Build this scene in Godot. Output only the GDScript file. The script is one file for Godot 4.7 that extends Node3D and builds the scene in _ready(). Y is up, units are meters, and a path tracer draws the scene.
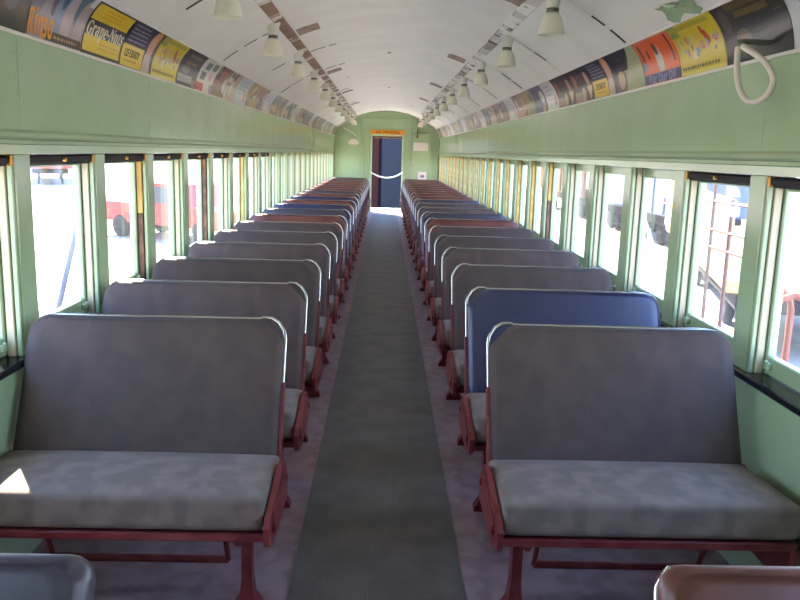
extends Node3D
# Interior of an old railway coach. x: across the car, y: up from the floor, d: metres ahead of the camera (world z = -d).

var M := {}
var used := {}
var rng := RandomNumberGenerator.new()

const P := 0.86            # spacing of seats and windows
const ROWS := 21
const D0 := -0.6           # rear end of the car (behind the camera)
const D1 := 22.3           # far bulkhead
const XW := 1.467          # inner face of the side walls
const XO := 1.585          # outer face of the side walls

# ------------------------------------------------------------------ mesh helpers
func st() -> SurfaceTool:
	var s := SurfaceTool.new()
	s.begin(Mesh.PRIMITIVE_TRIANGLES)
	s.set_smooth_group(-1)
	return s

func V(x: float, y: float, d: float) -> Vector3:
	return Vector3(x, y, -d)

func tri(s: SurfaceTool, a: Vector3, b: Vector3, c: Vector3):
	# counter-clockwise seen from outside
	s.add_vertex(a); s.add_vertex(c); s.add_vertex(b)

func quad(s: SurfaceTool, a: Vector3, b: Vector3, c: Vector3, e: Vector3):
	tri(s, a, b, c); tri(s, a, c, e)

# box between two corners (in x, y, d), with chamfered edges
func box(s: SurfaceTool, x0: float, x1: float, y0: float, y1: float, d0: float, d1: float, ch := 0.0):
	boxt(s, Transform3D(Basis(), Vector3((x0 + x1) / 2, (y0 + y1) / 2, -(d0 + d1) / 2)), Vector3(absf(x1 - x0), absf(y1 - y0), absf(d1 - d0)), ch)

func boxt(s: SurfaceTool, t: Transform3D, size: Vector3, ch := 0.0):
	var h := size / 2
	var c := minf(ch, minf(h.x, minf(h.y, h.z)) * 0.9)
	var ax := [Vector3(1, 0, 0), Vector3(0, 1, 0), Vector3(0, 0, 1)]
	for i in 3:
		for sg in [-1.0, 1.0]:
			var n: Vector3 = ax[i] * sg
			var u: Vector3 = ax[(i + 1) % 3]
			var v: Vector3 = ax[(i + 2) % 3] * sg
			var o: Vector3 = n * h[i]
			var hu: Vector3 = u * (h[(i + 1) % 3] - c)
			var hv: Vector3 = v * (h[(i + 2) % 3] - c)
			quad(s, t * (o - hu - hv), t * (o + hu - hv), t * (o + hu + hv), t * (o - hu + hv))
	if c <= 0.0:
		return
	for i in 3:
		var j := (i + 1) % 3
		var k := (i + 2) % 3
		for sj in [-1.0, 1.0]:
			for sk in [-1.0, 1.0]:
				var e: Vector3 = ax[i] * (h[i] - c)
				var a: Vector3 = ax[j] * sj * h[j] + ax[k] * sk * (h[k] - c)
				var b: Vector3 = ax[j] * sj * (h[j] - c) + ax[k] * sk * h[k]
				quadn(s, t * (a - e), t * (a + e), t * (b + e), t * (b - e), t.basis * (a + b))
	for sx in [-1.0, 1.0]:
		for sy in [-1.0, 1.0]:
			for sz in [-1.0, 1.0]:
				var a := t * Vector3(sx * h.x, sy * (h.y - c), sz * (h.z - c))
				var b := t * Vector3(sx * (h.x - c), sy * h.y, sz * (h.z - c))
				var e := t * Vector3(sx * (h.x - c), sy * (h.y - c), sz * h.z)
				if (b - a).cross(e - a).dot(t.basis * Vector3(sx, sy, sz)) > 0: tri(s, a, b, e)
				else: tri(s, a, e, b)

# quad wound so that it faces n
func quadn(s: SurfaceTool, a: Vector3, b: Vector3, c: Vector3, e: Vector3, n: Vector3):
	if (b - a).cross(c - a).dot(n) >= 0: quad(s, a, b, c, e)
	else: quad(s, a, e, c, b)

# polygon (2D, any winding) extruded along axis w, in the frame u, v, w at origin o
func prism(s: SurfaceTool, poly: PackedVector2Array, o: Vector3, u: Vector3, v: Vector3, w: Vector3, flat := true):
	var p := poly
	if Geometry2D.is_polygon_clockwise(p):
		p = p.duplicate(); p.reverse()
	var flip := u.cross(v).dot(w) < 0
	var idx := Geometry2D.triangulate_polygon(p)
	if flat: s.set_smooth_group(-1)
	for i in range(0, idx.size(), 3):
		var a := p[idx[i]]; var b := p[idx[i + 1]]; var c := p[idx[i + 2]]
		if (b - a).cross(c - a) < 0:
			var q := b; b = c; c = q
		var A := o + u * a.x + v * a.y; var B := o + u * b.x + v * b.y; var C := o + u * c.x + v * c.y
		if flip:
			tri(s, A, B, C); tri(s, A + w, C + w, B + w)
		else:
			tri(s, A, C, B); tri(s, A + w, B + w, C + w)
	for i in p.size():
		var a := p[i]; var b := p[(i + 1) % p.size()]
		var A := o + u * a.x + v * a.y; var B := o + u * b.x + v * b.y
		if flip: quad(s, A, A + w, B + w, B)
		else: quad(s, A, B, B + w, A + w)

# tube through points
func tube(s: SurfaceTool, pts: Array, r: float, n := 8, closed := false, rs := []):
	var rings := []
	var m := pts.size()
	var up := Vector3.UP
	var prev := Vector3.ZERO
	for i in m:
		var a: Vector3 = pts[i - 1] if (i > 0 or closed) else pts[i]
		var b: Vector3 = pts[(i + 1) % m] if (i < m - 1 or closed) else pts[i]
		var tn := (b - a).normalized()
		var nn: Vector3
		if prev == Vector3.ZERO:
			nn = tn.cross(up if absf(tn.y) < 0.9 else Vector3.RIGHT).normalized()
		else:
			nn = (prev - tn * prev.dot(tn)).normalized()
		prev = nn
		var bn := tn.cross(nn)
		var ring := []
		var rr: float = rs[i] if rs.size() == m else r
		for k in n:
			var an := TAU * k / n
			ring.append(pts[i] + (nn * cos(an) + bn * sin(an)) * rr)
		rings.append(ring)
	s.set_smooth_group(1)
	for i in (m if closed else m - 1):
		var ra: Array = rings[i]; var rb: Array = rings[(i + 1) % m]
		for k in n:
			var k2 := (k + 1) % n
			quad(s, ra[k], ra[k2], rb[k2], rb[k])
	s.set_smooth_group(-1)
	if not closed:
		for e in [0, m - 1]:
			for k in range(1, n - 1):
				if e == 0: tri(s, rings[e][0], rings[e][k + 1], rings[e][k])
				else: tri(s, rings[e][0], rings[e][k], rings[e][k + 1])

# surface of revolution about y; profile = [radius, height], from bottom to top on the outside
func lathe(s: SurfaceTool, prof: Array, t: Transform3D, n := 20):
	s.set_smooth_group(1)
	for i in prof.size() - 1:
		var a: Array = prof[i]; var b: Array = prof[i + 1]
		for k in n:
			var a0 := TAU * k / n; var a1 := TAU * (k + 1) / n
			var p0 := t * Vector3(cos(a0) * a[0], a[1], -sin(a0) * a[0])
			var p1 := t * Vector3(cos(a1) * a[0], a[1], -sin(a1) * a[0])
			var q0 := t * Vector3(cos(a0) * b[0], b[1], -sin(a0) * b[0])
			var q1 := t * Vector3(cos(a1) * b[0], b[1], -sin(a1) * b[0])
			if a[0] > 0.0: tri(s, p0, p1, q1)
			if b[0] > 0.0: tri(s, p0, q1, q0)
	s.set_smooth_group(-1)

# box with rounded edges and a softly swollen top
func rbox(s: SurfaceTool, t: Transform3D, size: Vector3, r: float, bulge: float, n := 14):
	var h := size / 2
	var inner := h - Vector3(r, r, r)
	var faces := [[Vector3.RIGHT, Vector3.UP, Vector3.BACK], [Vector3.LEFT, Vector3.UP, Vector3.FORWARD], [Vector3.UP, Vector3.BACK, Vector3.RIGHT], [Vector3.DOWN, Vector3.BACK, Vector3.LEFT], [Vector3.BACK, Vector3.RIGHT, Vector3.UP], [Vector3.FORWARD, Vector3.LEFT, Vector3.UP]]
	s.set_smooth_group(1)
	for f in faces:
		var nrm: Vector3 = f[0]; var u: Vector3 = f[1]; var v: Vector3 = f[2]
		var g := []
		for i in n + 1:
			var row := []
			for j in n + 1:
				var a := sin((float(i) / n - 0.5) * PI) ; var b := sin((float(j) / n - 0.5) * PI)
				var p: Vector3 = (nrm + u * a + v * b) * h
				var q := p.clamp(-inner, inner)
				var dd := p - q
				if dd.length() > 1e-6: p = q + dd.normalized() * r
				if p.y > 0.0:
					var k := (1.0 - pow(absf(p.x / h.x), 4.0)) * (1.0 - pow(absf(p.z / h.z), 2.0))
					p.y += bulge * k * (p.y / h.y)
				row.append(t * p)
			g.append(row)
		for i in n:
			for j in n:
				quad(s, g[i][j], g[i + 1][j], g[i + 1][j + 1], g[i][j + 1])
	s.set_smooth_group(-1)

func inset(poly: PackedVector2Array, k: float) -> PackedVector2Array:
	# counter-clockwise polygon, moved inwards by k
	var out := PackedVector2Array()
	var n := poly.size()
	for i in n:
		var a := poly[(i - 1 + n) % n]; var b := poly[i]; var c := poly[(i + 1) % n]
		var n0 := Vector2(-(b - a).y, (b - a).x).normalized()
		var n1 := Vector2(-(c - b).y, (c - b).x).normalized()
		var m := (n0 + n1).normalized()
		out.append(b + m * (k / maxf(0.4, m.dot(n0))))
	return out

# upholstered slab: a counter-clockwise outline in the plane u, v with thickness along w, edges rounded
func pad(s: SurfaceTool, outline: PackedVector2Array, o: Vector3, u: Vector3, v: Vector3, w: Vector3, th: float):
	var c := Vector2.ZERO
	for p in outline: c += p
	c /= outline.size()
	var rings := []
	for e in [[0.88, 0.0, 0.58], [0.95, 0.0, 0.57], [1, 0.022, 0.53], [1, 0.008, 0.40], [1, 0.0, 0.22], [1, 0.0, -0.22], [1, 0.008, -0.40], [1, 0.022, -0.53], [0.95, 0.0, -0.57], [0.88, 0.0, -0.58]]:
		var ring := []
		for p in inset(outline, e[1]):
			var q: Vector2 = p
			if e[0] < 1.0: q = c + (p - c) * e[0]
			ring.append(o + u * q.x + v * q.y + w * (th * e[2]))
		rings.append(ring)
	s.set_smooth_group(1)
	var n := outline.size()
	for i in rings.size() - 1:
		for k in n:
			var k2 := (k + 1) % n
			quad(s, rings[i][k], rings[i + 1][k], rings[i + 1][k2], rings[i][k2])
	var C0 := o + u * c.x + v * c.y + w * th * 0.58
	var C1 := o + u * c.x + v * c.y - w * th * 0.58
	for k in n:
		var k2 := (k + 1) % n
		tri(s, C0, rings[0][k], rings[0][k2])
		tri(s, C1, rings[-1][k2], rings[-1][k])
	s.set_smooth_group(-1)

# ------------------------------------------------------------------ scene helpers
func numbered(n: String) -> String:
	if not used.has(n):
		used[n] = 0
		return n
	used[n] += 1
	return "%s_%03d" % [n, used[n]]

func mesh(s: SurfaceTool, mat: Material, uv := false) -> ArrayMesh:
	s.generate_normals()
	var m := s.commit()
	m.surface_set_material(0, mat)
	return m

func part(parent: Node, called: String, s: SurfaceTool, mat: Material) -> MeshInstance3D:
	return place(parent, called, mesh(s, mat))

func place(parent: Node, called: String, m: Mesh, at := Vector3.ZERO) -> MeshInstance3D:
	var o := MeshInstance3D.new()
	o.mesh = m
	o.name = called if parent != self else numbered(called)
	o.position = at
	parent.add_child(o, true)
	return o

func thing(called: String, label: String, category: String, at := Vector3.ZERO, group := "") -> Node3D:
	var o := Node3D.new()
	o.name = numbered(called)
	add_child(o, true)
	o.position = at
	return tag(o, label, category, group)

func tag(o: Node3D, label: String, category: String, group := "") -> Node3D:
	o.set_meta("label", label)
	o.set_meta("category", category)
	if group != "": o.set_meta("group", group)
	return o

func struct(called: String, label: String, category: String) -> Node3D:
	var o := thing(called, label, category)
	o.set_meta("kind", "structure")
	return o

func ordinal(n: int) -> String:
	var w := ["zeroth", "first", "second", "third", "fourth", "fifth", "sixth", "seventh", "eighth", "ninth", "tenth", "eleventh", "twelfth", "thirteenth", "fourteenth", "fifteenth", "sixteenth", "seventeenth", "eighteenth", "nineteenth", "twentieth"]
	if n <= 20: return w[n]
	if n < 30: return "twenty-" + w[n - 20]
	if n == 30: return "thirtieth"
	if n < 40: return "thirty-" + w[n - 30]
	return "fortieth" if n == 40 else "forty-" + w[n - 40]

# ------------------------------------------------------------------ materials
func noise_img(seed_: int, freq: float, size := 256, octaves := 4) -> Image:
	var f := FastNoiseLite.new()
	f.seed = seed_
	f.noise_type = FastNoiseLite.TYPE_SIMPLEX_SMOOTH
	f.frequency = freq
	f.fractal_octaves = octaves
	return f.get_seamless_image(size, size)

func mottled(seed_: int, a: Color, b: Color, freq: float, lo: float, hi: float, size := 256) -> ImageTexture:
	var n := noise_img(seed_, freq, size)
	var im := Image.create(size, size, true, Image.FORMAT_RGB8)
	for y in size:
		for x in size:
			im.set_pixel(x, y, a.lerp(b, smoothstep(lo, hi, n.get_pixel(x, y).r)))
	im.generate_mipmaps()
	return ImageTexture.create_from_image(im)

func mat(col: Color, rough := 0.6, metal := 0.0) -> StandardMaterial3D:
	var m := StandardMaterial3D.new()
	m.albedo_color = col
	m.roughness = rough
	m.metallic = metal
	return m

func dull(col: Color) -> StandardMaterial3D:
	var m := mat(col, 0.9)
	m.metallic_specular = 0.1
	return m

func tmat(tex: Texture2D, rough: float, scale: float, world := true) -> StandardMaterial3D:
	var m := mat(Color.WHITE, rough)
	m.albedo_texture = tex
	m.uv1_triplanar = true
	m.uv1_world_triplanar = world
	m.uv1_scale = Vector3.ONE * scale
	return m

func cloth(seed_: int, a: Color, b: Color, ribs: float) -> StandardMaterial3D:
	# ribbed plush: fine cords with rows of stitches, and worn patches (texture spans 0.5 m)
	var n := noise_img(seed_, 0.006, 512, 4)
	var im := Image.create(512, 512, true, Image.FORMAT_RGB8)
	for y in 512:
		for x in 512:
			var w := smoothstep(0.25, 0.75, n.get_pixel(x, y).r)
			var k := 1.0 + ribs * (0.6 * cos(TAU * x / 8.0) + 0.7 * cos(TAU * y / 8.0 + (PI if int(x / 8.0) % 2 == 0 else 0.0)))
			var c := a.lerp(b, w) * k
			im.set_pixel(x, y, Color(c.r, c.g, c.b))
	im.generate_mipmaps()
	var m := tmat(ImageTexture.create_from_image(im), 0.62, 2.0, false)
	m.rim_enabled = true
	m.rim = 0.12
	m.metallic_specular = 0.25
	m.rim_tint = 0.5
	return m

func peeling(seed_: int, paint: Color, bare: Color, dark: Color, share: float) -> ImageTexture:
	var n := noise_img(seed_, 0.018, 256, 4)
	var n2 := noise_img(seed_ + 9, 0.05, 256, 3)
	var im := Image.create(256, 256, true, Image.FORMAT_RGB8)
	for y in 256:
		for x in 256:
			var c := paint
			if n.get_pixel(x, y).r < share:
				c = bare.lerp(dark, smoothstep(0.3, 0.7, n2.get_pixel(x, y).r))
			im.set_pixel(x, y, c)
	im.generate_mipmaps()
	return ImageTexture.create_from_image(im)

func make_materials():
	M.green = tmat(mottled(1, Color(0.63, 0.73, 0.58), Color(0.645, 0.745, 0.60), 0.008, 0.2, 0.8), 0.16, 0.7)
	M.green.metallic_specular = 0.6
	M.ceiling = tmat(mottled(2, Color(0.895, 0.885, 0.875), Color(0.92, 0.91, 0.90), 0.01, 0.2, 0.8), 0.42, 0.6)
	M.cream = mat(Color(0.80, 0.77, 0.64), 0.45)
	M.wood = tmat(mottled(3, Color(0.80, 0.62, 0.30), Color(0.88, 0.74, 0.42), 0.02, 0.2, 0.8, 128), 0.5, 2.0)
	M.wood_dark = tmat(mottled(4, Color(0.40, 0.27, 0.20), Color(0.52, 0.38, 0.28), 0.03, 0.2, 0.8, 128), 0.6, 2.0)
	M.sill = mat(Color(0.06, 0.07, 0.09), 0.14)
	M.blind = mat(Color(0.13, 0.12, 0.14), 0.7)
	M.brass = mat(Color(0.75, 0.55, 0.25), 0.35, 0.9)
	M.floor = tmat(mottled(5, Color(0.54, 0.44, 0.455), Color(0.61, 0.52, 0.525), 0.03, 0.25, 0.75), 0.5, 0.9)
	M.mat = tmat(mottled(6, Color(0.38, 0.37, 0.37), Color(0.45, 0.44, 0.43), 0.02, 0.2, 0.8), 0.5, 0.8)
	M.red = tmat(mottled(7, Color(0.44, 0.13, 0.15), Color(0.52, 0.21, 0.21), 0.03, 0.2, 0.8, 128), 0.42, 1.5, false)
	M.chrome = mat(Color(0.80, 0.79, 0.76), 0.25, 1.0)
	M.glass = mat(Color(0.9, 0.95, 0.95, 0.06), 0.02)
	M.glass.transparency = BaseMaterial3D.TRANSPARENCY_ALPHA
	M.shade = mat(Color(0.93, 0.92, 0.85), 0.3)
	M.shade.backlight_enabled = true
	M.shade.backlight = Color(0.45, 0.45, 0.38)
	M.white = mat(Color(0.85, 0.84, 0.80), 0.4)
	M.socket = mat(Color(0.46, 0.45, 0.40), 0.5)
	M.roof = mat(Color(0.10, 0.09, 0.085), 0.9)
	M.skin = mat(Color(0.30, 0.12, 0.10), 0.7)
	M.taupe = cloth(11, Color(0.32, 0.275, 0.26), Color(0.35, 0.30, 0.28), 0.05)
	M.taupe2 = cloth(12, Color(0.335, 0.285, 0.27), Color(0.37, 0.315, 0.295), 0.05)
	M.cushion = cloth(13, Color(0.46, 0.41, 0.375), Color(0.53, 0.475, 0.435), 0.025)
	M.blue = tmat(mottled(14, Color(0.185, 0.195, 0.285), Color(0.23, 0.24, 0.335), 0.02, 0.2, 0.8, 128), 0.34, 1.0, false)
	M.slate = tmat(mottled(15, Color(0.24, 0.225, 0.265), Color(0.29, 0.275, 0.31), 0.02, 0.2, 0.8, 128), 0.36, 1.0, false)
	M.brown = tmat(mottled(16, Color(0.36, 0.20, 0.17), Color(0.45, 0.27, 0.23), 0.02, 0.2, 0.8, 128), 0.36, 1.0, false)
	M.peel_left = tmat(peeling(21, Color(0.905, 0.895, 0.885), Color(0.58, 0.45, 0.37), Color(0.44, 0.34, 0.28), 0.72), 0.6, 0.4)
	M.peel_mid = tmat(peeling(22, Color(0.905, 0.895, 0.885), Color(0.46, 0.36, 0.30), Color(0.28, 0.22, 0.19), 0.47), 0.6, 0.4)
	M.peel_right = tmat(peeling(23, Color(0.905, 0.895, 0.885), Color(0.46, 0.33, 0.27), Color(0.22, 0.18, 0.16), 0.44), 0.6, 0.4)
	M.bare = tmat(mottled(24, Color(0.48, 0.40, 0.36), Color(0.66, 0.58, 0.54), 0.04, 0.25, 0.75, 128), 0.7, 3.0)
	M.seam = mat(Color(0.27, 0.27, 0.25), 0.8)
	M.gold = mat(Color(0.86, 0.58, 0.10), 0.4)
	M.ink = mat(Color(0.30, 0.20, 0.06), 0.6)
	M.rope = mat(Color(0.86, 0.86, 0.84), 0.7)
	M.paper = mat(Color(0.84, 0.82, 0.80), 0.6)

# ------------------------------------------------------------------ shape of the coach section
func arch_y(x: float, up := 0.0) -> float:
	var r := 2.197 + up
	return 2.79 - 2.197 + sqrt(r * r - x * x)

func cove(t: float, off := 0.0) -> Vector2:
	# the curved card cove, t from the wall panel up to the ceiling edge; |x|, y
	var a := Vector2(1.462, 2.085); var b := Vector2(1.452, 2.235); var c := Vector2(1.345, 2.327)
	var p := a.lerp(b, t).lerp(b.lerp(c, t), t)
	var tn := (b.lerp(c, t) - a.lerp(b, t)).normalized()
	return p + Vector2(-tn.y, tn.x) * off

func _ready():
	rng.seed = 7
	# ---- camera
	var cam := Camera3D.new()
	cam.name = "camera"
	add_child(cam)
	cam.position = Vector3(-0.037, 1.68, 0)
	cam.basis = Basis(Vector3.UP, -0.0237) * Basis(Vector3.RIGHT, -0.1865) * Basis(Vector3.BACK, 0.0289)
	cam.fov = rad_to_deg(2.0 * atan(300.0 / 783.8))
	cam.near = 0.05
	cam.far = 400.0
	cam.current = true
	# ---- sky and sun
	var env := Environment.new()
	env.background_mode = Environment.BG_SKY
	var sky := Sky.new()
	var sm := ProceduralSkyMaterial.new()
	sm.sky_top_color = Color(0.44, 0.575, 0.82)
	sm.sky_horizon_color = Color(0.86, 0.90, 0.925)
	sm.ground_horizon_color = Color(0.62, 0.60, 0.55)
	sm.ground_bottom_color = Color(0.40, 0.38, 0.35)
	sm.sun_angle_max = 1.0
	sky.sky_material = sm
	env.sky = sky
	env.background_energy_multiplier = 4.2
	env.tonemap_mode = Environment.TONE_MAPPER_LINEAR
	env.tonemap_exposure = 4.1
	env.sdfgi_enabled = true
	env.ssao_enabled = true
	env.ssil_enabled = true
	var we := WorldEnvironment.new()
	we.name = "environment"
	we.environment = env
	add_child(we)
	var sun := DirectionalLight3D.new()
	sun.name = "sun"
	add_child(sun)
	var el := deg_to_rad(43.5)
	var az := deg_to_rad(32.0)      # left of straight ahead
	var towards := Vector3(-sin(az) * cos(el), sin(el), -cos(az) * cos(el))
	sun.look_at_from_position(Vector3.ZERO, -towards, Vector3.UP)
	sun.light_energy = 5.0
	sun.light_color = Color(1.0, 0.95, 0.87)
	sun.light_angular_distance = 0.53
	sun.shadow_enabled = true
	make_materials()
	# ---- structure, then things
	build_shell()
	build_windows()
	build_ceiling()
	build_far_end()
	build_outside()
	build_seats()
	build_lamps()
	build_cards()
	build_strap()

# ------------------------------------------------------------------ the car body
func build_shell():
	var f := struct("floor", "mauve painted floor under the seats and along the aisle", "floor")
	var s := st()
	box(s, -XO, XO, -0.12, 0.0, D0, D1 + 0.05)
	part(f, "deck", s, M.floor)
	# ribbed rubber runner, one long mat down the aisle
	s = st()
	var x0 := -0.372; var x1 := 0.318
	var n := 62
	var w := (x1 - x0) / n
	var prof := PackedVector2Array()
	prof.append(Vector2(x0, 0.0005))
	for i in n:
		var x := x0 + i * w
		prof.append_array([Vector2(x + w * 0.12, 0.007), Vector2(x + w * 0.58, 0.007), Vector2(x + w * 0.68, 0.003), Vector2(x + w * 0.98, 0.003)])
	prof.append(Vector2(x1, 0.0005))
	prism(s, prof, V(0, 0, D0 + 0.4), Vector3.RIGHT, Vector3.UP, Vector3(0, 0, -(D1 - 1.0 - D0 - 0.4)))
	tag(part(self, "rubber_runner", s, M.mat), "dark grey ribbed rubber runner down the middle of the aisle", "mat")
	for sd in [-1.0, 1.0]:
		var left: bool = sd < 0
		var wl := struct("wall_left" if left else "wall_right", "seafoam green side wall " + ("opposite the white loop handle" if left else "with the white loop handle"), "wall")
		s = st()
		box(s, sd * XW, sd * XO, 0.0, 0.80, D0, D1)
		part(wl, "lower_panel", s, M.green)
		s = st()
		prism(s, PackedVector2Array([Vector2(1.446, 0.806), Vector2(1.446, 0.824), Vector2(1.452, 0.83), Vector2(XO + 0.02, 0.83), Vector2(XO + 0.02, 0.80), Vector2(1.450, 0.80)]), V(0, 0, D0), Vector3(sd, 0, 0), Vector3.UP, Vector3(0, 0, -(D1 - D0)))
		part(wl, "window_ledge", s, M.sill)
		for k in range(-4, 23):
			s = st()
			var a := 3.10 + P * k
			var b := a + 0.13
			if k == 22: b = D1
			if k == -4: a = D0
			box(s, sd * XW, sd * XO, 0.83, 1.63, a, b, 0.004)
			part(wl, "window_post", s, M.green)
		s = st()
		prism(s, PackedVector2Array([Vector2(1.464, 1.63), Vector2(1.462, 1.666), Vector2(1.478, 1.670), Vector2(1.478, 1.684), Vector2(1.450, 1.689), Vector2(1.443, 1.697), Vector2(1.445, 1.712), Vector2(1.456, 1.724), Vector2(XO, 1.724), Vector2(XO, 1.63)]), V(0, 0, D0), Vector3(sd, 0, 0), Vector3.UP, Vector3(0, 0, -(D1 - D0)))
		part(wl, "header_moulding", s, M.green)
		# riveted upper panels, butted at the window posts
		var k0 := D0
		var scr := st()
		while k0 < D1 - 0.01:
			var k1 := minf(D1, (3.165 - P * 6) + P * 2 * (floor((k0 + 0.02 - (3.165 - P * 6)) / (P * 2)) + 1))
			s = st()
			box(s, sd * 1.462, sd * XO, 1.724, 2.085, k0, k1 - 0.003, 0.0015)
			part(wl, "upper_panel", s, M.green)
			var q := k0 + 0.03
			while q < k1 - 0.02 and k0 > 1.0:
				for yy in [1.742]:
					screw(scr, sd * 1.462, yy, q)
				q += (k1 - k0 - 0.06) / 6.0
			if k0 > 1.0 and k0 < 12:
				for yy in [1.742, 1.83, 1.92, 2.01]:
					screw(scr, sd * 1.462, yy, k0 + 0.03); screw(scr, sd * 1.462, yy, k1 - 0.03)
					screw(scr, sd * 1.462, yy, (k0 + k1) / 2)
			k0 = k1
		var so := part(wl, "screw_heads", scr, M.green)
		so.set_meta("kind", "stuff")
		# cove that holds the cards, with a rail below and above
		s = st()
		var poly := PackedVector2Array()
		for i in 9: poly.append(cove(i / 8.0))
		poly.append(Vector2(1.36, 2.36)); poly.append(Vector2(XO, 2.36)); poly.append(Vector2(XO, 2.0852)); 
		prism(s, poly, V(0, 0, D0), Vector3(sd, 0, 0), Vector3.UP, Vector3(0, 0, -(D1 - D0)))
		part(wl, "card_cove", s, M.ceiling)
		s = st()
		prism(s, PackedVector2Array([Vector2(1.4635, 2.078), Vector2(1.457, 2.080), Vector2(1.454, 2.091), Vector2(1.456, 2.092), Vector2(1.4635, 2.088)]), V(0, 0, D0), Vector3(sd, 0, 0), Vector3.UP, Vector3(0, 0, -(D1 - D0)))
		part(wl, "card_rail", s, M.white)
		# outer skin
		s = st()
		box(s, sd * (XO + 0.001), sd * (XO + 0.03), -0.25, 0.79, D0, D1)
		box(s, sd * (XO + 0.001), sd * (XO + 0.03), 1.64, 2.40, D0, D1)
		part(wl, "outer_skin", s, M.skin)
	# rear end, behind the camera
	var wb := struct("wall_back", "plain green end wall behind the first rows", "wall")
	s = st()
	box(s, -XO, XO, 0.0, 2.95, D0 - 0.12, D0)
	part(wb, "panel", s, M.green)

func screw(s: SurfaceTool, x: float, y: float, d: float):
	var q: float = -signf(x)
	var ring := []
	for k in 6: ring.append(V(x, y + 0.006 * cos(TAU * k / 6), d + 0.006 * sin(TAU * k / 6)))
	var top := V(x + q * 0.003, y, d)
	for k in 6:
		var a: Vector3 = ring[k]; var b: Vector3 = ring[(k + 1) % 6]
		if (b - a).cross(top - a).dot(Vector3(q, 0, 0)) > 0: tri(s, a, b, top)
		else: tri(s, b, a, top)

func build_windows():
	var count := 0
	for sd in [-1.0, 1.0]:
		for k in range(-4, 22):
			count += 1
			var a := 3.23 + P * k
			var b := a + 0.73
			if k == 21: b = 3.10 + P * 22
			var from_door := 22 - k
			var side := "on the loop handle side" if sd > 0 else "across from the loop handle"
			var w := struct("window_%d" % count, "sash window %s, %s from the signed doorway" % [side, ordinal(from_door)], "window")
			w.position = V(sd * XW, 0.83, a)
			var L := b - a
			var so := w.position
			# wooden guide strips in the jambs and green stops
			var track: Material = M.cream
			if (sd < 0 and k in [1, 5]) or (sd > 0 and k >= 4): track = M.wood
			var track_low := track
			if (sd < 0 and k in [1, 3]) or (sd > 0 and k == 4): track_low = M.wood_dark
			if sd < 0 and k == 3: track = M.wood_dark
			var cut := 0.44 if track != track_low else 0.0
			for e in [0, 1]:
				var da := 0.001 if e == 0 else L - 0.027
				var s := st()
				if cut > 0.0:
					boxl(s, sd, 0.030, 0.062, 0.0, cut - 0.001, da, da + 0.026, 0.003)
					part(w, "guide_strip", s, track_low)
					s = st()
				boxl(s, sd, 0.030, 0.062, cut + 0.001, 0.80, da, da + 0.026, 0.003)
				part(w, "guide_strip", s, track)
				s = st()
				da = 0.001 if e == 0 else L - 0.019
				boxl(s, sd, 0.006, 0.026, 0.0, 0.80, da, da + 0.018, 0.003)
				part(w, "stop_bead", s, M.green)
			# sash
			for e in [0, 1]:
				var s := st()
				var da := 0.003 if e == 0 else L - 0.041
				boxl(s, sd, 0.066, 0.104, 0.002, 0.798, da, da + 0.038, 0.005)
				part(w, "stile", s, M.green)
			for e in [0, 1]:
				var s := st()
				var ya := 0.004 if e == 0 else 0.742
				boxl(s, sd, 0.067, 0.103, ya, ya + (0.075 if e == 0 else 0.054), 0.041, L - 0.041, 0.005)
				part(w, "rail", s, M.green)
			var g := st()
			boxl(g, sd, 0.084, 0.087, 0.079, 0.742, 0.041, L - 0.041)
			part(w, "pane", g, M.glass)
			for e in [0, 1]:
				if absf(a - 4) > 5.5: continue
				var s := st()
				var dc := 0.075 if e == 0 else L - 0.075
				boxl(s, sd, 0.046, 0.067, 0.03, 0.062, dc - 0.02, dc + 0.02, 0.006)
				boxl(s, sd, 0.040, 0.056, 0.055, 0.07, dc - 0.008, dc + 0.008, 0.004)
				part(w, "latch", s, M.green)
			if (sd < 0 and k <= 7) or (sd > 0 and k <= 0):
				var s := st()
				var t := Transform3D(Basis(), Vector3(sd * 0.030, 0.775, -L / 2))
				boxt(s, t, Vector3(0.030, 0.046 + 0.004 * sin(k * 2.1), L - 0.012), 0.012)
				var bl := part(w, "roller_blind", s, M.blind)
				s = st()
				tube(s, [Vector3(sd * 0.012, 0.775, -L / 2), Vector3(sd * -0.002, 0.775, -L / 2)], 0.009, 8)
				part(bl, "pull_knob", s, M.brass)
				s = st()
				boxl(s, sd, 0.004, 0.03, 0.755, 0.797, L - 0.021, L - 0.002, 0.003)
				part(bl, "bracket", s, M.brass)

# box local to a window: depth outwards, height, distance along
func boxl(s: SurfaceTool, sd: float, xa: float, xb: float, ya: float, yb: float, da: float, db: float, ch := 0.0):
	box(s, sd * xa, sd * xb, ya, yb, da, db, ch)

# ------------------------------------------------------------------ ceiling
func arch_strip(s: SurfaceTool, xa: float, xb: float, d0: float, d1: float, th: float, n: int, drop := 0.0):
	var poly := PackedVector2Array()
	for i in n + 1:
		var x := lerpf(xa, xb, float(i) / n)
		poly.append(Vector2(x, arch_y(x) - drop))
	for i in range(n, -1, -1):
		var x := lerpf(xa, xb, float(i) / n)
		poly.append(Vector2(x, arch_y(x) - drop + th))
	prism(s, poly, V(0, 0, d0), Vector3.RIGHT, Vector3.UP, Vector3(0, 0, -(d1 - d0)))

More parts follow.
